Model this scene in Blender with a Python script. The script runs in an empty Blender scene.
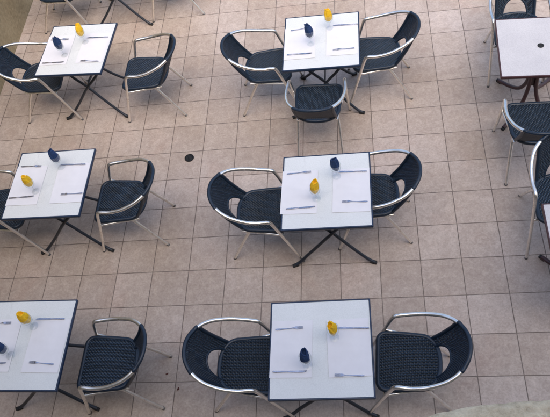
import bpy, bmesh, math, random
from mathutils import Vector, Matrix, noise
R = math.radians
random.seed(7)
S = bpy.context.scene
COL = S.collection

# ------------------------------------------------------------------ camera
cam = bpy.data.cameras.new('camera')
cam.lens = 42.978; cam.sensor_width = 36; cam.sensor_fit = 'HORIZONTAL'
cam.clip_start = 0.05; cam.clip_end = 2000
co = bpy.data.objects.new('camera', cam); COL.objects.link(co)
M3 = Matrix(((0.9867170973, 0.0579016610, 0.1517786794),
             (0.0339101769, 0.8403233872, -0.5410237562),
             (-0.1588693481, 0.5389842322, 0.8271979979)))
co.matrix_world = Matrix.Translation((1.657854, -3.976845, 4.958139)) @ M3.to_4x4()
S.camera = co
# ------------------------------------------------------------------ world, sun, exposure
SUN_EL, SUN_AZ = 56.0, 165.0          # azimuth measured from +y towards +x
w = bpy.data.worlds.new('World'); S.world = w; w.use_nodes = True
nt = w.node_tree; bg = nt.nodes['Background']
sky = nt.nodes.new('ShaderNodeTexSky'); sky.sky_type = 'NISHITA'; sky.sun_disc = False
sky.sun_elevation = R(SUN_EL); sky.sun_rotation = R(SUN_AZ)
sky.dust_density = 4.0; sky.ozone_density = .6
nt.links.new(sky.outputs[0], bg.inputs[0]); bg.inputs[1].default_value = 0.14
sl = bpy.data.lights.new('sun', 'SUN'); sl.energy = 1.0; sl.angle = R(80); sl.color = (1, .92, .80)
so = bpy.data.objects.new('sun', sl); COL.objects.link(so)
sd = Vector((math.sin(R(SUN_AZ))*math.cos(R(SUN_EL)), math.cos(R(SUN_AZ))*math.cos(R(SUN_EL)), math.sin(R(SUN_EL))))
so.rotation_euler = sd.to_track_quat('Z', 'Y').to_euler(); so.location = sd*20
S.view_settings.view_transform = 'Standard'; S.view_settings.look = 'None'
S.view_settings.gamma = 1; S.view_settings.use_curve_mapping = False
S.view_settings.exposure = 1.22
S.render.engine = 'CYCLES'

# ------------------------------------------------------------------ node helpers
def mat(name):
    m = bpy.data.materials.new(name); m.use_nodes = True
    nt = m.node_tree; return m, nt, nt.nodes['Principled BSDF'], nt.nodes['Material Output']
def nd(nt, kind, **kw):
    n = nt.nodes.new(kind)
    for k, v in kw.items():
        if k.startswith('i_'):
            n.inputs[k[2:].replace('_', ' ')].default_value = v
        else: setattr(n, k, v)
    return n
def math_n(nt, op, a, b=None, c=None):
    n = nt.nodes.new('ShaderNodeMath'); n.operation = op
    for i, v in enumerate((a, b, c)):
        if v is None: continue
        if isinstance(v, (int, float)): n.inputs[i].default_value = v
        else: nt.links.new(v, n.inputs[i])
    return n.outputs[0]
def mixc(nt, fac, a, b, mode='MIX'):
    n = nt.nodes.new('ShaderNodeMix'); n.data_type = 'RGBA'; n.blend_type = mode
    for i, v in ((0, fac), (6, a), (7, b)):
        if isinstance(v, (int, float, tuple)): n.inputs[i].default_value = v if not isinstance(v, tuple) else (*v, 1)
        else: nt.links.new(v, n.inputs[i])
    return n.outputs[2]
def ramp(nt, fac, stops):
    n = nt.nodes.new('ShaderNodeValToRGB'); e = n.color_ramp.elements
    while len(e) < len(stops): e.new(.5)
    for x, (p, c) in zip(e, stops):
        x.position = p; x.color = (*c, 1) if isinstance(c, tuple) else (c, c, c, 1)
    nt.links.new(fac, n.inputs[0]); return n.outputs[0]
def noise_n(nt, vec, scale, detail=4, rough=.55, dist=0):
    n = nd(nt, 'ShaderNodeTexNoise'); n.inputs['Scale'].default_value = scale
    n.inputs['Detail'].default_value = detail; n.inputs['Roughness'].default_value = rough; n.inputs['Distortion'].default_value = dist
    if vec is not None: nt.links.new(vec, n.inputs['Vector'])
    return n.outputs['Fac']
def bump(nt, h, strength, dist, bsdf):
    n = nd(nt, 'ShaderNodeBump'); n.inputs['Strength'].default_value = strength; n.inputs['Distance'].default_value = dist
    nt.links.new(h, n.inputs['Height']); nt.links.new(n.outputs[0], bsdf.inputs['Normal'])
def simple(name, col, rough=.5, metal=0.0, var=.12, vscale=60, spec=.5, bmp=0.0):
    m, nt, b, o = mat(name)
    tc = nd(nt, 'ShaderNodeTexCoord').outputs['Object']
    f = noise_n(nt, tc, vscale)
    lo = tuple(c*(1-var) for c in col); hi = tuple(min(1, c*(1+var)) for c in col)
    nt.links.new(ramp(nt, f, [(.3, lo), (.7, hi)]), b.inputs['Base Color'])
    nt.links.new(ramp(nt, f, [(.3, max(0, rough-.08)), (.7, min(1, rough+.08))]), b.inputs['Roughness'])
    b.inputs['Metallic'].default_value = metal
    b.inputs['Specular IOR Level'].default_value = spec
    if bmp: bump(nt, f, bmp, .003, b)
    return m

# ------------------------------------------------------------------ materials
T = 0.333
def make_tile():
    m, nt, b, o = mat('terracotta_beige_tile')
    tc = nd(nt, 'ShaderNodeTexCoord').outputs['Object']
    wob = nd(nt, 'ShaderNodeTexNoise'); wob.inputs['Scale'].default_value = 2.2; wob.inputs['Detail'].default_value = 2
    nt.links.new(tc, wob.inputs['Vector'])
    wv = nd(nt, 'ShaderNodeVectorMath', operation='MULTIPLY_ADD')
    nt.links.new(wob.outputs['Color'], wv.inputs[0]); wv.inputs[1].default_value = (.006, .006, 0); nt.links.new(tc, wv.inputs[2])
    sx = nd(nt, 'ShaderNodeSeparateXYZ'); nt.links.new(wv.outputs[0], sx.inputs[0])
    u = math_n(nt, 'MULTIPLY', math_n(nt, 'SUBTRACT', sx.outputs[0], .003), 1/T)
    v = math_n(nt, 'MULTIPLY', math_n(nt, 'SUBTRACT', sx.outputs[1], .003), 1/T)
    def edge(a):
        return math_n(nt, 'PINGPONG', a, .5)       # 0 on the joint, .5 mid-tile
    d = math_n(nt, 'MULTIPLY', math_n(nt, 'MINIMUM', edge(u), edge(v)), T)
    jn = noise_n(nt, tc, 35, 3)
    dj = math_n(nt, 'ADD', d, math_n(nt, 'MULTIPLY', math_n(nt, 'SUBTRACT', jn, .5), .0035))
    joint = nd(nt, 'ShaderNodeMapRange', interpolation_type='SMOOTHSTEP'); nt.links.new(dj, joint.inputs[0])
    joint.inputs[1].default_value = .0022; joint.inputs[2].default_value = .0046
    cell = nd(nt, 'ShaderNodeCombineXYZ')
    nt.links.new(math_n(nt, 'FLOOR', u), cell.inputs[0]); nt.links.new(math_n(nt, 'FLOOR', v), cell.inputs[1])
    wn = nd(nt, 'ShaderNodeTexWhiteNoise', noise_dimensions='3D'); nt.links.new(cell.outputs[0], wn.inputs['Vector'])
    off = nd(nt, 'ShaderNodeVectorMath', operation='MULTIPLY_ADD')
    nt.links.new(wn.outputs['Color'], off.inputs[0]); off.inputs[1].default_value = (9, 9, 9); nt.links.new(tc, off.inputs[2])
    n1 = noise_n(nt, off.outputs[0], 13, 6, .68, .8)
    n2 = noise_n(nt, off.outputs[0], 60, 4, .7, .4)
    n3 = noise_n(nt, tc, .9, 3, .5)
    base = ramp(nt, n1, [(.25, (.395, .328, .284)), (.5, (.465, .398, .350)), (.72, (.55, .482, .430))])
    fine = ramp(nt, n2, [(.3, (.78, .76, .75)), (.7, (1.14, 1.14, 1.14))])
    c = mixc(nt, .85, base, fine, 'MULTIPLY')
    tint = mixc(nt, wn.outputs['Value'], (.90, .87, .85), (1.07, 1.06, 1.07))
    c = mixc(nt, 1.0, c, tint, 'MULTIPLY')
    dirt = ramp(nt, n3, [(.35, (.90, .86, .80)), (.65, (1.04, 1.03, 1.03))])
    c = mixc(nt, 1.0, c, dirt, 'MULTIPLY')
    # rusty pink stains in some places, pale worn streaks in others
    st = noise_n(nt, tc, 1.7, 4, .6, .5)
    c = mixc(nt, 1.0, c, ramp(nt, st, [(.55, (1, 1, 1)), (.76, (1.0, .93, .90))]), 'MULTIPLY')
    mp = nd(nt, 'ShaderNodeMapping'); nt.links.new(tc, mp.inputs[0]); mp.inputs['Scale'].default_value = (7, 1.1, 1); mp.inputs['Rotation'].default_value = (0, 0, .25)
    wr = noise_n(nt, mp.outputs[0], 1.6, 5, .7)
    c = mixc(nt, 1.0, c, ramp(nt, wr, [(.55, (1, 1, 1)), (.75, (1.12, 1.12, 1.10))]), 'MULTIPLY')
    # dark specks and dirty traffic film
    sp = noise_n(nt, tc, 90, 2, .5)
    spk = ramp(nt, sp, [(.70, 1.0), (.76, .72)])
    c = mixc(nt, 1.0, c, spk, 'MULTIPLY')
    gcol = mixc(nt, noise_n(nt, tc, 5, 3), (.10, .072, .058), (.23, .18, .148))
    c = mixc(nt, joint.outputs[0], gcol, c)
    nt.links.new(c, b.inputs['Base Color'])
    nt.links.new(ramp(nt, n1, [(.3, .52), (.75, .36)]), b.inputs['Roughness'])
    b.inputs['Specular IOR Level'].default_value = .45
    h = math_n(nt, 'ADD', math_n(nt, 'MULTIPLY', joint.outputs[0], 1.0), math_n(nt, 'MULTIPLY', n2, .35))
    bump(nt, h, .55, .003, b)
    return m
def make_weave(name, pitch_u, pitch_v, dark, light, holes=False):
    m, nt, b, o = mat(name)
    uv = nd(nt, 'ShaderNodeUVMap').outputs[0]
    sx = nd(nt, 'ShaderNodeSeparateXYZ'); nt.links.new(uv, sx.inputs[0])
    jit = math_n(nt, 'MULTIPLY', math_n(nt, 'SUBTRACT', noise_n(nt, uv, 22, 2), .5), 1.1)
    a = math_n(nt, 'ADD', math_n(nt, 'MULTIPLY', sx.outputs[0], 2*math.pi/pitch_u), jit)
    c = math_n(nt, 'ADD', math_n(nt, 'MULTIPLY', sx.outputs[1], math.pi/pitch_v), math_n(nt, 'MULTIPLY', jit, .6))
    su = math_n(nt, 'SINE', a); sv = math_n(nt, 'SINE', c)
    row = math_n(nt, 'ABSOLUTE', sv)                              # rounded strand per row
    over = math_n(nt, 'MULTIPLY_ADD', math_n(nt, 'MULTIPLY', su, math_n(nt, 'SIGN', sv)), .5, .5)
    h = math_n(nt, 'MULTIPLY', row, math_n(nt, 'MULTIPLY_ADD', over, .75, .25))
    nn = noise_n(nt, uv, 30, 4, .7)
    col = ramp(nt, math_n(nt, 'MULTIPLY_ADD', math_n(nt, 'SUBTRACT', nn, .5), .7, h), [(.10, tuple(x*.25 for x in dark)), (.5, dark), (.95, light)])
    oi = nd(nt, 'ShaderNodeObjectInfo')                           # each chair has faded a little differently
    fade = math_n(nt, 'MULTIPLY_ADD', oi.outputs['Random'], .5, .75)
    hs_ = nd(nt, 'ShaderNodeHueSaturation'); nt.links.new(col, hs_.inputs['Color']); nt.links.new(fade, hs_.inputs['Value'])
    nt.links.new(hs_.outputs[0], b.inputs['Base Color'])
    b.inputs['Roughness'].default_value = .45
    if holes:
        al = math_n(nt, 'LESS_THAN', row, .22); al2 = math_n(nt, 'LESS_THAN', math_n(nt, 'ABSOLUTE', math_n(nt, 'COSINE', math_n(nt, 'MULTIPLY', a, .5))), .42)
        nt.links.new(math_n(nt, 'SUBTRACT', 1.0, math_n(nt, 'MULTIPLY', al, al2)), b.inputs['Alpha'])
    bump(nt, h, 1.0, .006, b)
    return m
def make_alu():
    m, nt, b, o = mat('brushed_aluminium')
    tc = nd(nt, 'ShaderNodeTexCoord').outputs['Object']
    f = noise_n(nt, tc, 18, 5, .7)
    nt.links.new(ramp(nt, f, [(.35, (.78, .75, .70)), (.65, (.90, .875, .835))]), b.inputs['Base Color'])
    nt.links.new(ramp(nt, f, [(.3, .24), (.7, .40)]), b.inputs['Roughness'])
    b.inputs['Metallic'].default_value = 1
    return m
def make_glass():
    m, nt, b, o = mat('thin_clear_glass')
    tr = nd(nt, 'ShaderNodeBsdfTransparent'); tr.inputs[0].default_value = (.975, .985, .985, 1)
    gl = nd(nt, 'ShaderNodeBsdfGlossy'); gl.inputs['Roughness'].default_value = .03
    fr = nd(nt, 'ShaderNodeLayerWeight'); fr.inputs[0].default_value = .5
    mx = nd(nt, 'ShaderNodeMixShader')
    nt.links.new(math_n(nt, 'MULTIPLY_ADD', math_n(nt, 'POWER', fr.outputs[1], 3.0), .55, .045), mx.inputs[0])
    nt.links.new(tr.outputs[0], mx.inputs[1]); nt.links.new(gl.outputs[0], mx.inputs[2])
    nt.links.new(mx.outputs[0], o.inputs[0]); return m
def make_laminate(name, lo, hi, rough=.32, speck=0.0):
    m, nt, b, o = mat(name)
    tc = nd(nt, 'ShaderNodeTexCoord').outputs['Object']
    f = noise_n(nt, tc, 3.5, 4, .6); g = noise_n(nt, tc, 140, 3, .6)
    c = ramp(nt, f, [(.3, lo), (.7, hi)])
    c = mixc(nt, 1.0, c, ramp(nt, g, [(.3, 1-.10-speck), (.62, 1.0)]), 'MULTIPLY')
    nt.links.new(c, b.inputs['Base Color'])
    nt.links.new(ramp(nt, noise_n(nt, tc, 9, 5, .7), [(.3, rough-.1), (.7, rough+.16)]), b.inputs['Roughness'])
    return m
def make_plaster(name, stops, scale, rough=.9, bstr=.8, bdist=.01):
    m, nt, b, o = mat(name)
    tc = nd(nt, 'ShaderNodeTexCoord').outputs['Object']
    f = noise_n(nt, tc, scale, 6, .65); g = noise_n(nt, tc, scale*.12, 4, .6)
    fm = math_n(nt, 'ADD', math_n(nt, 'MULTIPLY', f, .6), math_n(nt, 'MULTIPLY', g, .4))
    nt.links.new(ramp(nt, fm, stops), b.inputs['Base Color'])
    b.inputs['Roughness'].default_value = rough
    bump(nt, f, bstr, bdist, b)
    return m
M = dict(
    tile=make_tile(),
    weave=make_weave('navy_woven_resin_seat', .026, .0115, (.006, .016, .034), (.021, .048, .089)),
    weave_back=make_weave('navy_woven_resin_back', .018, .010, (.006, .016, .035), (.023, .054, .098), True),
    navy=simple('navy_resin_wrap', (.006, .017, .036), .42, 0, .2, 80),
    alu=make_alu(),
    white=make_laminate('white_laminate', (.685, .70, .695), (.74, .75, .742)),
    grey=make_laminate('speckled_lilac_grey_laminate', (.55, .53, .54), (.63, .61, .61), .4, .08),
    blue_trim=simple('dark_blue_edge_plastic', (.014, .030, .068), .38, 0, .2, 40),
    brown_trim=simple('dark_brown_edge_plastic', (.060, .024, .026), .42, 0, .2, 40),
    blue_leg=simple('dark_blue_painted_steel', (.017, .022, .034), .36, .0, .25, 30),
    brown_leg=simple('dark_brown_painted_steel', (.052, .021, .023), .36, .0, .25, 30),
    rubber=simple('black_rubber', (.012, .012, .013), .7, 0, .2, 60),
    cap=simple('grey_plastic_glide', (.10, .10, .105), .6, 0, .2, 60),
    paper=simple('lilac_white_paper', (.725, .714, .742), .75, 0, .03, 12, .2),
    steel=simple('stainless_steel', (.47, .48, .55), .24, 1.0, .1, 30),
    yellow=simple('yellow_paper_napkin', (.88, .53, .025), .75, 0, .14, 45, .2, .4),
    blue=simple('dark_blue_paper_napkin', (.024, .052, .140), .8, 0, .2, 45, .2, .4),
    glass=make_glass(),
    wall=make_plaster('brown_rough_render', [(.30, (.21, .165, .095)), (.5, (.33, .265, .160)), (.7, (.43, .355, .230))], 26),
    house=make_plaster('tan_house_render', [(.3, (.30, .25, .19)), (.7, (.42, .36, .28))], 12),
    parapet=make_plaster('rough_cast_cement', [(.30, (.20, .155, .105)), (.42, (.50, .42, .30)), (.62, (.72, .63, .47))], 130, .95, 1, .004),
    earth=make_plaster('dry_earth', [(.3, (.10, .075, .05)), (.7, (.20, .16, .11))], 6),
    drain=simple('black_iron', (.012, .012, .013), .6, .3, .3, 120, .4, .5),
    scrap=simple('dry_red_leaf', (.09, .022, .016), .8, 0, .3, 200),
)
# ------------------------------------------------------------------ mesh helpers
def new_obj(name, bm, m, parent=None, smooth=True, bevel=0, loc=None):
    bmesh.ops.recalc_face_normals(bm, faces=bm.faces[:])
    me = bpy.data.meshes.new(name); bm.to_mesh(me); bm.free()
    me.materials.append(m)
    if smooth:
        me.polygons.foreach_set('use_smooth', [True]*len(me.polygons))
        me.set_sharp_from_angle(angle=R(40))
    o = bpy.data.objects.new(name, me); COL.objects.link(o)
    if parent is not None: o.parent = parent
    if loc is not None: o.location = loc
    if bevel:
        b = o.modifiers.new('bevel', 'BEVEL'); b.width = bevel; b.segments = 2; b.limit_method = 'ANGLE'; b.angle_limit = R(40)
    return o
def tag(o, label, cat, group=None, kind=None):
    o['label'] = label; o['category'] = cat
    if group: o['group'] = group
    if kind: o['kind'] = kind
    return o
def empty(name, loc=(0, 0, 0), rz=0):
    o = bpy.data.objects.new(name, None); COL.objects.link(o)
    o.location = loc; o.rotation_euler = (0, 0, rz); o.empty_display_size = .1
    return o
def copy_tree(o, parent=None):
    c = o.copy(); COL.objects.link(c)
    if parent is not None: c.parent = parent
    for ch in list(o.children): copy_tree(ch, c)
    return c
def box(bm, c, s, rz=0):
    r = bmesh.ops.create_cube(bm, size=1)
    bmesh.ops.transform(bm, matrix=Matrix.Translation(c) @ Matrix.Rotation(rz, 4, 'Z') @ Matrix.Diagonal((*s, 1)), verts=r['verts'])
def spline(pts, n=8):
    P = [Vector(p) for p in pts]; P = [2*P[0]-P[1]] + P + [2*P[-1]-P[-2]]
    out = []
    for i in range(1, len(P)-2):
        a, b, c, d = P[i-1:i+3]
        for k in range(n):
            t = k/n
            out.append(.5*((2*b)+(c-a)*t+(2*a-5*b+4*c-d)*t*t+(-a+3*b-3*c+d)*t**3))
    out.append(P[-2]); return out
def tube(bm, pts, r, seg=12, rend=None, cap=True):
    """sweep a round section along pts"""
    n = len(pts); rings = []
    t0 = (pts[1]-pts[0]).normalized(); up = Vector((0, 0, 1)) if abs(t0.z) < .9 else Vector((1, 0, 0))
    x = t0.cross(up).normalized()
    for i, p in enumerate(pts):
        t = (pts[min(i+1, n-1)]-pts[max(i-1, 0)]).normalized()
        x = (x-t*x.dot(t)).normalized(); y = t.cross(x)
        rr = r if rend is None else r+(rend-r)*i/(n-1)
        rings.append([bm.verts.new(p+rr*(math.cos(2*math.pi*k/seg)*x+math.sin(2*math.pi*k/seg)*y)) for k in range(seg)])
    for a, b in zip(rings, rings[1:]):
        for k in range(seg): bm.faces.new((a[k], a[(k+1) % seg], b[(k+1) % seg], b[k]))
    if cap:
        bm.faces.new(rings[0]); bm.faces.new(rings[-1])
def lathe(bm, prof, seg=28, closed=True):
    rings = []
    for r, z in prof:
        if r < 1e-6: rings.append([bm.verts.new((0, 0, z))])
        else: rings.append([bm.verts.new((r*math.cos(2*math.pi*k/seg), r*math.sin(2*math.pi*k/seg), z)) for k in range(seg)])
    for a, b in zip(rings, rings[1:]):
        for k in range(seg):
            k2 = (k+1) % seg
            if len(a) == 1: bm.faces.new((a[0], b[k2], b[k]))
            elif len(b) == 1: bm.faces.new((a[k], a[k2], b[0]))
            else: bm.faces.new((a[k], a[k2], b[k2], b[k]))
def sheet(name, x0, y0, x1, y1, z, m, kind='structure'):
    bm = bmesh.new()
    bm.faces.new([bm.verts.new(p) for p in ((x0, y0, z), (x1, y0, z), (x1, y1, z), (x0, y1, z))])
    o = new_obj(name, bm, m, smooth=False); o['kind'] = kind; return o

# ------------------------------------------------------------------ setting
WX = -2.462
o = sheet('ground', -400, -400, 400, 400, -.03, M['earth'])
o['label'] = 'dry brown earth around the tiled terrace'
bm = bmesh.new(); box(bm, ((WX+9)/2, 2.4, -.012), (9-WX, 13.2, .024))
o = new_obj('patio_floor', bm, M['tile'], smooth=False); o['kind'] = 'structure'
o['label'] = 'terrace floor of square pinkish beige tiles with dark joints'

# brown rendered wall along the left edge: an uneven face and a rounded top
def rough_slab(name, x0, x1, y0, y1, z0, z1, step, amp, freq, m, parent=None, seed=0.):
    """a box cut into a fine grid whose skin is pushed about by noise"""
    bm = bmesh.new(); box(bm, ((x0+x1)/2, (y0+y1)/2, (z0+z1)/2), (x1-x0, y1-y0, z1-z0))
    for ax, ln in ((0, x1-x0), (1, y1-y0), (2, z1-z0)):
        k = max(1, int(ln/step))
        for i in range(1, k):
            p = [0, 0, 0]; p[ax] = (x0, y0, z0)[ax]+ln*i/k; nrm = [0, 0, 0]; nrm[ax] = 1
            bmesh.ops.bisect_plane(bm, geom=bm.verts[:]+bm.edges[:]+bm.faces[:], plane_co=p, plane_no=nrm)
    bm.normal_update()
    for v in bm.verts:
        q = Vector(v.co)*freq+Vector((seed, seed*2, 0))
        v.co += v.normal*amp*(noise.noise(q)+.5*noise.noise(q*2.3)+.3*noise.noise(q*5.1))
    return new_obj(name, bm, m, parent)
gw = rough_slab('garden_wall', WX-.22, WX, -4.2, 6.5, -.03, 3.0, .11, .007, 3.1, M['wall'])  # upper part is unseen, raised to dim and warm the left side
tag(gw, 'brown rough rendered garden wall running along the left edge of the terrace', 'wall')

# the house the photograph is taken from: wall, balcony slab, rough parapet seen at the bottom right
hs = empty('house', (1.6, -4.9, 0))
tag(hs, 'house balcony whose rough beige cement parapet shows at the bottom right corner', 'house')
bm = bmesh.new(); box(bm, (1.2, -.3, 4.5), (14.5, .3, 9)); new_obj('wall', bm, M['house'], hs, smooth=False)  # unseen facade, made wide and tall to shade the near floor
bm = bmesh.new(); box(bm, (0, .45, 3.28), (5.2, 1.18, .16)); new_obj('balcony_slab', bm, M['house'], hs, smooth=False)
# parapet, its front edge follows the line seen in the photograph
PZ = 4.25
bm = bmesh.new(); px0, px1 = -.45, .75
nx, ny = 240, 34
def edge_y(x):
    K = ((-.45, 1.045), (.0, 1.087), (.111, 1.1222), (.142, 1.1286), (.182, 1.1316), (.221, 1.1336), (.75, 1.150))
    for (x0, y0), (x1, y1) in zip(K, K[1:]):
        if x <= x1+1e-9: return y0+(y1-y0)*(x-x0)/(x1-x0)
    return 1.15
def ph(x, y):
    q = Vector((x*70, y*70, 1.7)); return .0022*noise.noise(q)+.0016*noise.noise(q*2.3)+.004*noise.noise(q*.2)
top = []
for i in range(nx+1):
    x = px0+(px1-px0)*i/nx; rowv = []
    for j in range(ny+1):
        y = edge_y(x)+.0018*noise.noise(Vector((x*120, 3, 0)))-.17*(j/ny)**1.3
        rnd = -.006*max(0, 1-j/4)**2
        rowv.append(bm.verts.new((x, y, PZ+rnd+ph(x, y))))
    top.append(rowv)
for i in range(nx):
    for j in range(ny): bm.faces.new((top[i][j], top[i+1][j], top[i+1][j+1], top[i][j+1]))
fr = []
for i in range(nx+1):
    c = top[i][0].co; fr.append([top[i][0]]+[bm.verts.new((c.x, c.y+.004+.002*noise.noise(Vector((c.x*90, k, 0))), c.z-.006-d)) for k, d in enumerate((.012, .05, .2, .5, .88))])
for i in range(nx):
    for k in range(5): bm.faces.new((fr[i][k], fr[i][k+1], fr[i+1][k+1], fr[i+1][k]))
bk = [[top[i][-1], bm.verts.new((top[i][-1].co.x, top[i][-1].co.y, 3.37))] for i in range(nx+1)]
for i in range(nx): bm.faces.new((bk[i][0], bk[i+1][0], bk[i+1][1], bk[i][1]))
new_obj('parapet', bm, M['parapet'], hs)

# round black drain in the floor and specks of fallen leaf
dr = empty('floor_drain', (-.130, -.083, .004)); tag(dr, 'small round black drain set in the tiled floor', 'drain')
bm = bmesh.new(); lathe(bm, [(.047, .0), (.047, .004), (.040, .006), (.038, .003), (0, .002)]); new_obj('rim', bm, M['drain'], dr)
bm = bmesh.new()
for k in range(-2, 3):
    ln = 2*math.sqrt(.036**2-(k*.013)**2); box(bm, (k*.013, 0, .0045), (.006, ln, .003))
new_obj('grate', bm, M['rubber'], dr, smooth=False)
for (x, y, s, rz, lab) in ((-.081, -2.264, .012, .3, 'tiny dark red leaf scrap on the floor just right of the lower left chair'),
                           (.028, -2.388, .014, 1.2, 'tiny dark leaf scrap on the floor left of the bottom centre table chair'),
                           (2.828, .094, .013, 2.0, 'tiny dark leaf scrap on the floor below the upper right bare table')):
    bm = bmesh.new(); pr = []
    for k in range(9):
        a = 2*math.pi*k/9; rr = s*(1+.35*math.sin(3*a+x)); pr.append((rr*math.cos(a), .55*rr*math.sin(a)))
    c0 = bm.verts.new((0, 0, .006)); c1 = bm.verts.new((0, 0, .0045))
    t = [bm.verts.new((a, b, .003+.003*math.sin(5*a*100))) for a, b in pr]; u = [bm.verts.new((v.co.x, v.co.y, v.co.z-.0015)) for v in t]
    for k in range(9):
        k2 = (k+1) % 9
        bm.faces.new((c0, t[k], t[k2])); bm.faces.new((c1, u[k2], u[k])); bm.faces.new((t[k], u[k], u[k2], t[k2]))
    o = new_obj('leaf_scrap', bm, M['scrap'], loc=(x, y, .002)); o.rotation_euler.z = rz
    tag(o, lab, 'leaf scrap', 'scraps of leaf on the floor')

# ------------------------------------------------------------------ chair (faces +x, origin on the floor under the seat)
def rr_outline(f0, f1, wf, wr, rad, n=7):
    """rounded outline, front at f1 (half-width wf), rear at f0 (half-width wr)"""
    pts = []
    for cx, cy, a0 in ((f1-rad, wf-rad, 0), (f0+rad, wr-rad, 90), (f0+rad, -wr+rad, 180), (f1-rad, -wf+rad, 270)):
        for k in range(n+1):
            a = R(a0+90*k/n); pts.append((cx+rad*math.cos(a), cy+rad*math.sin(a)))
    return pts
def seat_outline():
    """square front with rounded corners, the rear half rounded like a D"""
    pts = []
    for cy, a0 in ((.154, 0), (-.154, 270)):
        arc = [(.176+.060*math.cos(R(a0+90*k/9)), cy+.060*math.sin(R(a0+90*k/9))) for k in range(10)]
        if a0 == 0: pts += arc; pts += [(.09, .212), (.01, .206)]; rear = []
        else: front2 = arc
    for k in range(25):
        a = R(90+180*k/24); c, s_ = math.cos(a), math.sin(a)
        pts.append((-.055-.150*abs(c)**(2/2.35), math.copysign(.200*abs(s_)**(2/2.35), s_)))
    return pts+[(.01, -.206), (.09, -.212)]+front2
def top_pt(s):
    return Vector((-.305-.066*(1-abs(s)**2.3), .170*s, .742+.033*(1-s*s)))
def bot_pt(s):
    return Vector((-.150-.030*(1-s*s), .172*s, .440))
def make_chair():
    root = empty('armchair')
    # seat pad
    bm = bmesh.new(); uvl = bm.loops.layers.uv.new('UVMap')
    ol = seat_outline(); c = Vector((.03, 0, 0)); n = len(ol); rings = []
    for sc, z in ((.90, .408), (.975, .412), (1.0, .424), (1.0, .438), (.985, .444), (.955, .448), (.90, .449), (.7, .447), (.4, .444), (.15, .443)):
        rings.append([bm.verts.new((c.x+(x-c.x)*sc, y*sc, z)) for x, y in ol])
    for a, b in zip(rings, rings[1:]):
        for k in range(n): bm.faces.new((a[k], a[(k+1) % n], b[(k+1) % n], b[k]))
    bm.faces.new(rings[0]); bm.faces.new(rings[-1])
    for f in bm.faces:
        for l in f.loops: l[uvl].uv = (l.vert.co.x+l.vert.co.z, l.vert.co.y+l.vert.co.z*.5)
    seat = new_obj('seat', bm, M['weave'], root)
    bm = bmesh.new(); q = [Vector((.03+(x-.03)*.965, y*.965, .438)) for x, y in ol]      # wrapped rim round the seat
    tube(bm, q+q[:1], .0175, 10, cap=False); bmesh.ops.remove_doubles(bm, verts=bm.verts[:], dist=.0006)
    new_obj('seat_rim', bm, M['navy'], seat)
    # woven backrest shell with the arched opening above the seat
    bm = bmesh.new(); uvl = bm.loops.layers.uv.new('UVMap')
    NS, NT = 56, 20; th = .0045; ARCH = .38
    def srf(s, t):
        p = bot_pt(s).lerp(top_pt(s), t); p.x -= .012*math.sin(math.pi*t); return p
    def nrm(s, t):
        e = .01; return (srf(s+e, t)-srf(s-e, t)).cross(srf(s, t+e)-srf(s, t-e)).normalized()
    F, B = [], []
    for i in range(NS+1):
        s = -1+2*i/NS; q = abs(s)/.66
        tm = ARCH*math.sqrt(max(0, 1-q**2.6)) if q < 1 else 0
        f, b = [], []
        for j in range(NT+1):
            t = tm+(1-tm)*j/NT; p = srf(s, t); nn = nrm(s, t)
            f.append((bm.verts.new(p+nn*th), s, t)); b.append((bm.verts.new(p-nn*th), s, t))
        F.append(f); B.append(b)
    uvm = {}
    for g in (F, B):
        for r_ in g:
            for v, s, t in r_: uvm[v] = (s*.20, t*.34)
    for i in range(NS):
        for j in range(NT):
            bm.faces.new((F[i][j][0], F[i+1][j][0], F[i+1][j+1][0], F[i][j+1][0]))
            bm.faces.new((B[i][j][0], B[i][j+1][0], B[i+1][j+1][0], B[i+1][j][0]))
        for j in (0, NT):
            bm.faces.new((F[i][j][0], B[i][j][0], B[i+1][j][0], F[i+1][j][0]))
    for i in (0, NS):
        for j in range(NT): bm.faces.new((F[i][j][0], B[i][j][0], B[i][j+1][0], F[i][j+1][0]))
    for fc in bm.faces:
        for l in fc.loops: l[uvl].uv = uvm[l.vert]
    back = new_obj('backrest', bm, M['weave_back'], root)
    # wrapped tube along the top and down the sides of the back, sub-part of the backrest
    bm = bmesh.new(); pts = [bot_pt(-1)+Vector((0, 0, .0))]+[srf(-1, .35), srf(-1, .7)]+[top_pt(-1+2*k/14) for k in range(15)]+[srf(1, .7), srf(1, .35), bot_pt(1)]
    tube(bm, spline(pts, 4), .0145, 10); new_obj('back_rim', bm, M['navy'], back)
    bm = bmesh.new()
    arch = []
    for k in range(25):
        a = math.pi*k/24; s = -.66*math.cos(a); q = abs(s)/.66; arch.append(srf(s, ARCH*math.sqrt(max(0, 1-q**2.6))))
    tube(bm, arch, .0095, 8); new_obj('arch_rim', bm, M['navy'], back)
    # arms and legs in aluminium tube
    for sg in (1, -1):
        V = lambda x, y, z: Vector((x, y*sg, z))
        bm = bmesh.new()
        tube(bm, spline([V(.304, .252, .008), V(.24, .246, .22), V(.176, .246, .44), V(.140, .248, .568), V(.128, .249, .606)], 6), .0128, 12, .0144)
        lg = new_obj('front_leg', bm, M['alu'], root)
        bm = bmesh.new(); tube(bm, [V(.306, .252, 0), V(.301, .2515, .018)], .0136, 12); new_obj('foot_cap', bm, M['cap'], lg)
        bm = bmesh.new()
        arm = spline([V(.128, .249, .606), V(.119, .250, .628), V(.103, .2515, .643), V(.075, .254, .6495), V(.0, .261, .655), V(-.10, .257, .676), V(-.20, .235, .708), V(-.265, .203, .730), V(-.307, .168, .744)], 6)
        tube(bm, arm, .0146, 14); new_obj('armrest', bm, M['alu'], root)
        bm = bmesh.new()
        tube(bm, spline([V(-.085, .178, .418), V(-.16, .192, .29), V(-.302, .212, .008)], 6), .0125, 12)
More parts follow.
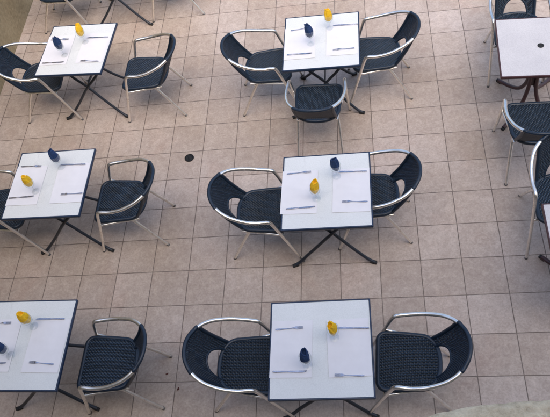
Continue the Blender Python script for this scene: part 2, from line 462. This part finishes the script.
        lg = new_obj('rear_leg', bm, M['alu'], root)
        bm = bmesh.new(); tube(bm, [V(-.304, .2122, 0), V(-.296, .2109, .018)], .0136, 12); new_obj('foot_cap', bm, M['cap'], lg)
    bm = bmesh.new()
    for sg in (1, -1):
        tube(bm, [Vector((.18, .240*sg, .424)), Vector((.02, .206*sg, .415)), Vector((-.16, .178*sg, .41))], .010, 10)
    for x, y, z in ((.185, .243, .40), (-.12, .188, .385)):
        tube(bm, [Vector((x, -y, z)), Vector((x, y, z))], .009, 10)
    new_obj('seat_frame', bm, M['alu'], root)
    return root

# ------------------------------------------------------------------ table (origin on the floor under its centre)
HT = .742
def leg_pts(sx, sy, narrow=1.0):
    """a folding leg: starts under the top on the far side, crosses, ends in a foot at (sx, sy)"""
    return spline([(-sx*.29, sy*.06, .700), (-sx*.15, sy*.11, .500), (0, sy*.155, .365), (sx*.15*narrow, sy*.20, .185), (sx*.27*narrow, sy*.24, .058), (sx*.335*narrow, sy*.262, .014)], 6)
def make_table(top_m, trim_m, leg_m, pedestal):
    root = empty('cafe_table')
    rad = .02
    def ring(h, n=4): return rr_outline(-h, h, h, h, min(rad, .007), n)
    # top panel
    bm = bmesh.new(); a = [bm.verts.new((x, y, HT-.0015)) for x, y in ring(.3385)]; b = [bm.verts.new((x, y, HT-.022)) for x, y in ring(.3385)]
    n = len(a)
    bm.faces.new(a); bm.faces.new(b)
    for k in range(n): bm.faces.new((a[k], a[(k+1) % n], b[(k+1) % n], b[k]))
    top = new_obj('tabletop', bm, top_m, root)
    # edge trim as a closed ring with rounded outer corners
    bm = bmesh.new(); prof = [(.3392, HT-.026), (.346, HT-.028), (.350, HT-.023), (.3505, HT-.006), (.348, HT-.0005), (.3435, HT+.0006), (.3392, HT-.0004)]
    rs = [[bm.verts.new((x, y, z)) for x, y in ring(h)] for h, z in prof]
    for i in range(len(rs)):
        p, q = rs[i], rs[(i+1) % len(rs)]
        for k in range(n): bm.faces.new((p[k], p[(k+1) % n], q[(k+1) % n], q[k]))
    new_obj('edge_trim', bm, trim_m, top)
    if pedestal:                                        # umbrella hole with its plug
        bm = bmesh.new(); lathe(bm, [(.026, HT-.002), (.026, HT+.002), (.020, HT+.0025), (.017, HT-.0008), (0, HT-.001)]); new_obj('umbrella_hole', bm, M['rubber'], top)
    # frame under the top
    bm = bmesh.new()
    for x in (-.28, .28): box(bm, (x, 0, .703), (.028, .50, .020))
    box(bm, (0, .215, .703), (.532, .024, .020)); box(bm, (0, -.215, .703), (.532, .024, .020))
    new_obj('underframe', bm, leg_m, root, smooth=False, bevel=.003)
    for sx in (1, -1):
        for sy in (1, -1):
            bm = bmesh.new()
            if pedestal:
                pts = spline([(sx*.032, sy*.030, .70), (sx*.030, sy*.032, .45), (sx*.034, sy*.045, .26), (sx*.075, sy*.100, .12), (sx*.15, sy*.19, .055), (sx*.235, sy*.295, .022)], 6); r0 = .018
            else:
                pts = leg_pts(sx, sy, 1.0 if sy < 0 else .80); r0 = .0135
                if sx < 0: pts = [p+Vector((0, sy*.029*max(0, 1-abs(p.z-.365)/.25), 0)) for p in pts]   # passes outside the other leg where they cross
            tube(bm, pts, r0, 12); lg = new_obj('leg', bm, leg_m, root)
            e = pts[-1]; d = (pts[-1]-pts[-4]); d.z = 0; d.normalize()
            bm = bmesh.new(); box(bm, (0, 0, 0), (.056, .030, .024))
            bmesh.ops.transform(bm, matrix=Matrix.Translation((e.x-d.x*.005, e.y-d.y*.005, .0135)) @ Matrix.Rotation(math.atan2(d.y, d.x), 4, 'Z'), verts=bm.verts[:])
            new_obj('foot_cap', bm, M['rubber'], lg, smooth=False, bevel=.005)
    bm = bmesh.new()
    if pedestal:
        box(bm, (0, 0, .46), (.05, .05, .36))
    else:
        tube(bm, [Vector((0, -.172, .365)), Vector((0, .172, .365))], .008, 10)
    new_obj('brace', bm, leg_m, root, smooth=not pedestal)
    return root

TABLES = [  # key, x, y, rot, short description
    ('A', 1.252, .586, -1.0, 'upper centre white table with three chairs'),
    ('B', 1.284, -1.075, -.3, 'white table in the middle of the photo'),
    ('C', 1.234, -2.361, .5, 'large near white table at the bottom centre'),
    ('D', -1.182, .805, -3.8, 'upper left white table'),
    ('E', -1.085, -.825, -.8, 'white table halfway down the left side'),
    ('F', -.952, -2.272, -1.0, 'bottom left white table cut by the photo edge'),
    ('I', -1.135, 2.190, -1.0, 'table beyond the top left of the photo'),
]
tproto = None
TL = dict(
    A='square white table with dark blue edge, three chairs round it, upper centre',
    B='square white table with dark blue edge in the middle of the terrace',
    C='square white table with dark blue edge nearest the viewer, bottom centre',
    D='square white table with dark blue edge beside the garden wall, upper left',
    E='square white table with dark blue edge halfway down the left side',
    F='square white table with dark blue edge cut off by the bottom left corner',
    I='table at the very top left of which only crossed dark legs show')
SET = {}
for k, x, y, rz, d in TABLES:
    if tproto is None: o = tproto = make_table(M['white'], M['blue_trim'], M['blue_leg'], False)
    else: o = copy_tree(tproto)
    o.location = (x, y, 0); o.rotation_euler.z = R(rz); SET[k] = o
    tag(o, TL[k], 'table', 'white topped folding tables')
bproto = make_table(M['grey'], M['brown_trim'], M['brown_leg'], True)
bproto.location = (3.115, .270, 0); bproto.rotation_euler.z = R(-4)
tag(bproto, 'bare speckled grey table with dark brown edge and umbrella hole, upper right', 'table', 'bare tables with brown edges')
o = copy_tree(bproto); o.location = (3.185, -1.665, 0); o.rotation_euler.z = R(-1)
tag(o, 'bare grey table with brown edge, mostly cut off by the right edge', 'table', 'bare tables with brown edges')

CH = [
    (.690, .632, 2, 'navy woven armchair on the left of the upper centre three-chair table'),
    (1.765, .668, 179.5, 'navy woven armchair on the right of the upper centre three-chair table'),
    (1.191, .086, 86.2, 'navy woven armchair with its back to the viewer below the upper centre table'),
    (.718, -1.030, -1.3, 'navy woven armchair on the left of the middle table'),
    (1.640, -.945, 179, 'navy woven armchair on the right of the middle table'),
    (.662, -2.360, -1.3, 'navy woven armchair on the left of the bottom centre table'),
    (1.838, -2.362, 177, 'navy woven armchair on the right of the bottom centre table'),
    (-.522, .695, 178.7, 'navy woven armchair on the right of the upper left table'),
    (-1.690, .780, 2.2, 'navy woven armchair between the garden wall and the upper left table'),
    (-.520, -.845, 179.1, 'navy woven armchair on the right of the middle left table'),
    (-1.670, -.850, 0, 'navy woven armchair on the left of the middle left table, half out of the picture'),
    (-.371, -2.324, 179.1, 'navy woven armchair on the right of the bottom left table'),
    (3.055, .830, -91, 'navy woven armchair above the bare umbrella-hole table, arched back facing the viewer'),
    (3.012, -.335, 88, 'navy woven armchair below the bare umbrella-hole table, its back to the viewer'),
    (3.095, -1.060, -91, 'navy woven armchair above the lower bare table, cut by the right edge'),
    (-1.830, 2.180, 0, 'navy woven armchair at the top left edge of which only seat front and legs show'),
    (-.480, 2.220, 180, 'chair at the top left edge of which only a front leg shows'),
]
cproto = None
for x, y, a, lab in CH:
    if cproto is None: o = cproto = make_chair()
    else: o = copy_tree(cproto)
    o.location = (x, y, 0); o.rotation_euler.z = R(a)
    tag(o, lab, 'chair', 'navy woven armchairs with aluminium arms')

# ------------------------------------------------------------------ things on the tables
def make_mat(seed):
    bm = bmesh.new(); nx, ny = 14, 20; w_, h_ = .285, .405
    def zz(x, y): return HT+.0016+.0012*(.5+.5*noise.noise(Vector((x*9, y*9, seed))))+.004*max(0, (abs(x)/.1425-.93)/.07)*max(0, noise.noise(Vector((seed, y*6, 2))))
    g = [[bm.verts.new((-w_/2+w_*i/nx, -h_/2+h_*j/ny, 0)) for j in range(ny+1)] for i in range(nx+1)]
    for r_ in g:
        for v in r_: v.co.z = zz(v.co.x, v.co.y)
    for i in range(nx):
        for j in range(ny): bm.faces.new((g[i][j], g[i+1][j], g[i+1][j+1], g[i][j+1]))
    r = bmesh.ops.extrude_face_region(bm, geom=bm.faces[:])
    bmesh.ops.translate(bm, vec=(0, 0, -.0006), verts=[v for v in r['geom'] if isinstance(v, bmesh.types.BMVert)])
    return new_obj('paper_placemat', bm, M['paper'])
def plate(bm, secs, zf, th):
    """flat bar given as (x, y0, y1) sections"""
    P = []
    for x, y0, y1 in secs:
        z = zf(x)
        P.append([bm.verts.new((x, y0, z)), bm.verts.new((x, y1, z)), bm.verts.new((x, y1, z+th)), bm.verts.new((x, y0, z+th))])
    for a, b in zip(P, P[1:]):
        for k in range(4): bm.faces.new((a[k], a[(k+1) % 4], b[(k+1) % 4], b[k]))
    bm.faces.new(P[0]); bm.faces.new(P[-1])
def make_fork():
    zf = lambda x: .0045+.006*math.exp(-((x-.035)/.022)**2)*1.0-.002*math.exp(-((x+.02)/.05)**2)
    bm = bmesh.new()
    hw = [(-.098, .0035), (-.094, .0065), (-.080, .0080), (-.055, .0062), (-.02, .0040), (.015, .0034), (.030, .0042), (.040, .0085), (.047, .0118), (.055, .0125)]
    plate(bm, [(x, -h*.8, h*.8) for x, h in hw], zf, .0024)
    for k in range(4):
        c = -.0078+k*.0052
        plate(bm, [(.0545, c-.0018, c+.0018), (.075, c-.0016, c+.0016), (.092, c-.0015, c+.0015), (.097, c-.0008, c+.0008)], zf, .0022)
    return new_obj('fork', bm, M['steel'], bevel=.0007)
def make_knife():
    bm = bmesh.new()
    hb = [(-.115, -.003, .003), (-.112, -.0055, .0055), (-.09, -.0062, .0062), (-.05, -.0052, .0052), (-.012, -.0042, .0042)]
    plate(bm, hb, lambda x: .0035, .0055)
    o = empty('table_knife'); new_obj('handle', bm, M['steel'], o, bevel=.0018)
    bm = bmesh.new()
    plate(bm, [(-.012, -.0040, .0040), (.005, -.0060, .0050), (.05, -.0078, .0054), (.085, -.0074, .0054), (.105, -.0048, .0052), (.115, .0016, .0042)], lambda x: .0048, .0016)
    new_obj('blade', bm, M['steel'], o)
    return o
def make_glass_obj():
    """stemmed goblet: one foot-and-stem mesh with the bowl as a part"""
    o = empty('goblet')
    bm = bmesh.new(); lathe(bm, [(0, 0), (.033, .0), (.0335, .0015), (.026, .004), (.010, .008), (.0048, .014), (.0042, .040), (.0048, .066), (.009, .075), (0, .0775)], 32)
    new_obj('stem', bm, M['glass'], o)
    bm = bmesh.new(); lathe(bm, [(0.0102, 0.0755), (0.0264, 0.0840), (0.0378, 0.1000), (0.0426, 0.1220), (0.0432, 0.1420), (0.0414, 0.1650), (0.0404, 0.1655), (0.0400, 0.1650), (0.0415, 0.1420), (0.0410, 0.1220), (0.0364, 0.1015), (0.0252, 0.0862), (0.0072, 0.0785), (0.0000, 0.0780)], 32)
    new_obj('bowl', bm, M['glass'], o)
    return o
def make_napkin(seed, m):
    """paper napkin rolled with a few soft pleats, standing in the bowl, its top rounded and slanting"""
    rnd = random.Random(seed); bm = bmesh.new(); NA, NZ = 80, 34
    ph_ = rnd.uniform(0, 6.28); hh = rnd.uniform(.218, .236); kf = rnd.choice((3, 4)); ec = rnd.uniform(.80, .96)
    lx, ly = rnd.uniform(-.012, .012), rnd.uniform(-.012, .012); tilt = rnd.uniform(.010, .022); z0 = .0810
    P = ((0, .0), (.03, .008), (.08, .0185), (.16, .0275), (.30, .0318), (.48, .0322), (.66, .0315), (.80, .0290), (.90, .0235), (.96, .0235), (1, .0205))
    def prof(t):
        for (a, ra), (b_, rb) in zip(P, P[1:]):
            if t <= b_+1e-9: return 1.26*ra+1.26*(rb-ra)*(t-a)/(b_-a)
        return 0
    c, s_ = math.cos(ph_), math.sin(ph_); rows = []
    for j in range(1, NZ):
        t = j/NZ; t = t if t < .7 else .7+.3*(1-(1-(t-.7)/.3)**1.5); row = []
        for i in range(NA):
            a = 2*math.pi*i/NA
            saw = ((kf*a/(2*math.pi)+.35*t+seed*.13) % 1.0)                    # overlapping layers: a step at each paper edge
            lay = saw if saw < .88 else (1-saw)/.12*.88
            r = prof(t)*(.76+.24*lay*min(1, t*3))*(1-.16*max(0, t-.35)*(.5+.5*math.sin(2*a+seed*2+3*t)))
            q3 = Vector((math.cos(a)*2.2, math.sin(a)*2.2, t*5+seed))
            r += (.0042*(abs(noise.noise(q3))-.25)+.0016*noise.noise(q3*3.1))*min(1, t*4)
            x, y = r*math.cos(a), ec*r*math.sin(a); q = max(0, t-.4)/.6
            z = z0+(hh-z0)*t+tilt*q*q*(x/.03)+.004*q*q*(lay-.5)+.004*q*math.sin(kf*a+seed)*min(1, r/.02)
            row.append(bm.verts.new((x*c-y*s_+lx*q*q, x*s_+y*c+ly*q*q, z)))
        rows.append(row)
    for a, b_ in zip(rows, rows[1:]):
        for k in range(NA): bm.faces.new((a[k], a[(k+1) % NA], b_[(k+1) % NA], b_[k]))
    cx = sum((v.co for v in rows[-1]), Vector())/NA                       # the roll is open at the top: fold the last row inwards
    inn = [[bm.verts.new((cx.x+(v.co.x-cx.x)*k_, cx.y+(v.co.y-cx.y)*k_, v.co.z-d_)) for v in rows[-1]] for k_, d_ in ((.80, -.001), (.62, .012), (.50, .026))]
    for b_ in inn:
        for k in range(NA): bm.faces.new((rows[-1][k], rows[-1][(k+1) % NA], b_[(k+1) % NA], b_[k]))
        rows.append(b_)
    v0 = bm.verts.new((0, 0, z0)); v1 = bm.verts.new((cx.x, cx.y, cx.z-.03))
    for k in range(NA):
        bm.faces.new((v0, rows[0][(k+1) % NA], rows[0][k])); bm.faces.new((v1, rows[-1][k], rows[-1][(k+1) % NA]))
    return new_obj('paper_napkin', bm, m)

PLACE = dict(A='upper centre three-chair table', B='middle table', C='bottom centre table', D='upper left table', E='middle left table', F='bottom left table')
TB = {k: (x, y, rz) for k, x, y, rz, d in TABLES}
for k, name in PLACE.items():
    tx, ty, rz = TB[k]
    for side, dx in (('left', -.197), ('right', .193)):
        o = make_mat(hash_ := (ord(k)*3.1+(dx > 0)*7.7))
        ex = dict(B=-.014 if dx < 0 else 0).get(k, random.uniform(-.004, .004)); a = R(rz)
        lx, ly = dx+ex, random.uniform(-.015, .005)
        o.location = (tx+lx*math.cos(a)-ly*math.sin(a), ty+lx*math.sin(a)+ly*math.cos(a), 0); o.rotation_euler.z = a+R(random.uniform(-1.5, 1.5))
        tag(o, f'pale lilac paper placemat on the {side} half of the {name}', 'placemat', 'paper placemats')
ZC = HT+.0036
CUT = [('C','fl',1.020,-2.218,3.2),('C','kl',1.029,-2.523,-.2),('C','kr',1.450,-2.229,-1.8),('C','fr',1.423,-2.557,-2.3),
('B','fl',1.069,-.899,2.3),('B','kl',1.086,-1.231,2.5),('B','kr',1.490,-.921,-3.0),('B','fr',1.501,-1.203,-3.7),
('E','fl',-1.293,-.637,-3.0),('E','kl',-1.303,-.959,1.8),('E','kr',-.900,-.649,-3.5),('E','fr',-.849,-.958,-.2),
('D','fl',-1.385,.955,-4.1),('D','kl',-1.385,.634,-2.5),('D','kr',-.979,.929,-5.3),('D','fr',-1.002,.607,-8.7),
('A','fl',1.065,.756,5.1),('A','kl',1.054,.432,-1.5),('A','kr',1.476,.754,-3.7),('A','fr',1.453,.443,-.1),
('F','fl',-1.180,-2.107,1.0),('F','kl',-1.155,-2.419,1.8),('F','kr',-.775,-2.085,-1.3),('F','fr',-.765,-2.424,-6.0)]
fk = kn = None
for k, w_, x, y, a in CUT:
    side = 'left' if w_[1] == 'l' else 'right'
    if w_[0] == 'f':
        if fk is None: o = fk = make_fork()
        else: o = fk.copy(); COL.objects.link(o)
        tag(o, f'steel fork on the {side} placemat of the {PLACE[k]}', 'fork', 'forks on the tables')
    else:
        if kn is None: o = kn = make_knife()
        else: o = copy_tree(kn)
        tag(o, f'steel knife on the {side} placemat of the {PLACE[k]}', 'knife', 'knives on the tables')
    o.location = (x, y, ZC); o.rotation_euler.z = R(a+(180 if side == 'right' else 0))
GL = dict(C=((1.330, -2.290), (1.148, -2.480)), B=((1.208, -1.152), (1.368, -.955)), D=((-1.100, .885), (-1.285, .725)),
          E=((-1.187, -.905), (-1.005, -.665)), F=((-.895, -2.136), (-1.022, -2.360)), A=((1.332, .737), (1.157, .551)))
gp = None; sd_ = 3
for k, pr in GL.items():
    for c, (x, y) in zip(('yellow', 'blue'), pr):
        if gp is None: o = gp = make_glass_obj()
        else: o = copy_tree(gp)
        o.location = (x, y, HT+.0026)
        tag(o, f'clear stemmed glass holding the {c} napkin on the {PLACE[k]}', 'glass', 'glasses holding napkins')
        sd_ += 5; o = make_napkin(sd_, M[c]); o.location = (x, y, HT+.0026)
        tag(o, f'{"bright" if c=="yellow" else "dark"} {c} paper napkin standing in a glass on the {PLACE[k]}', 'napkin', 'paper napkins in glasses')
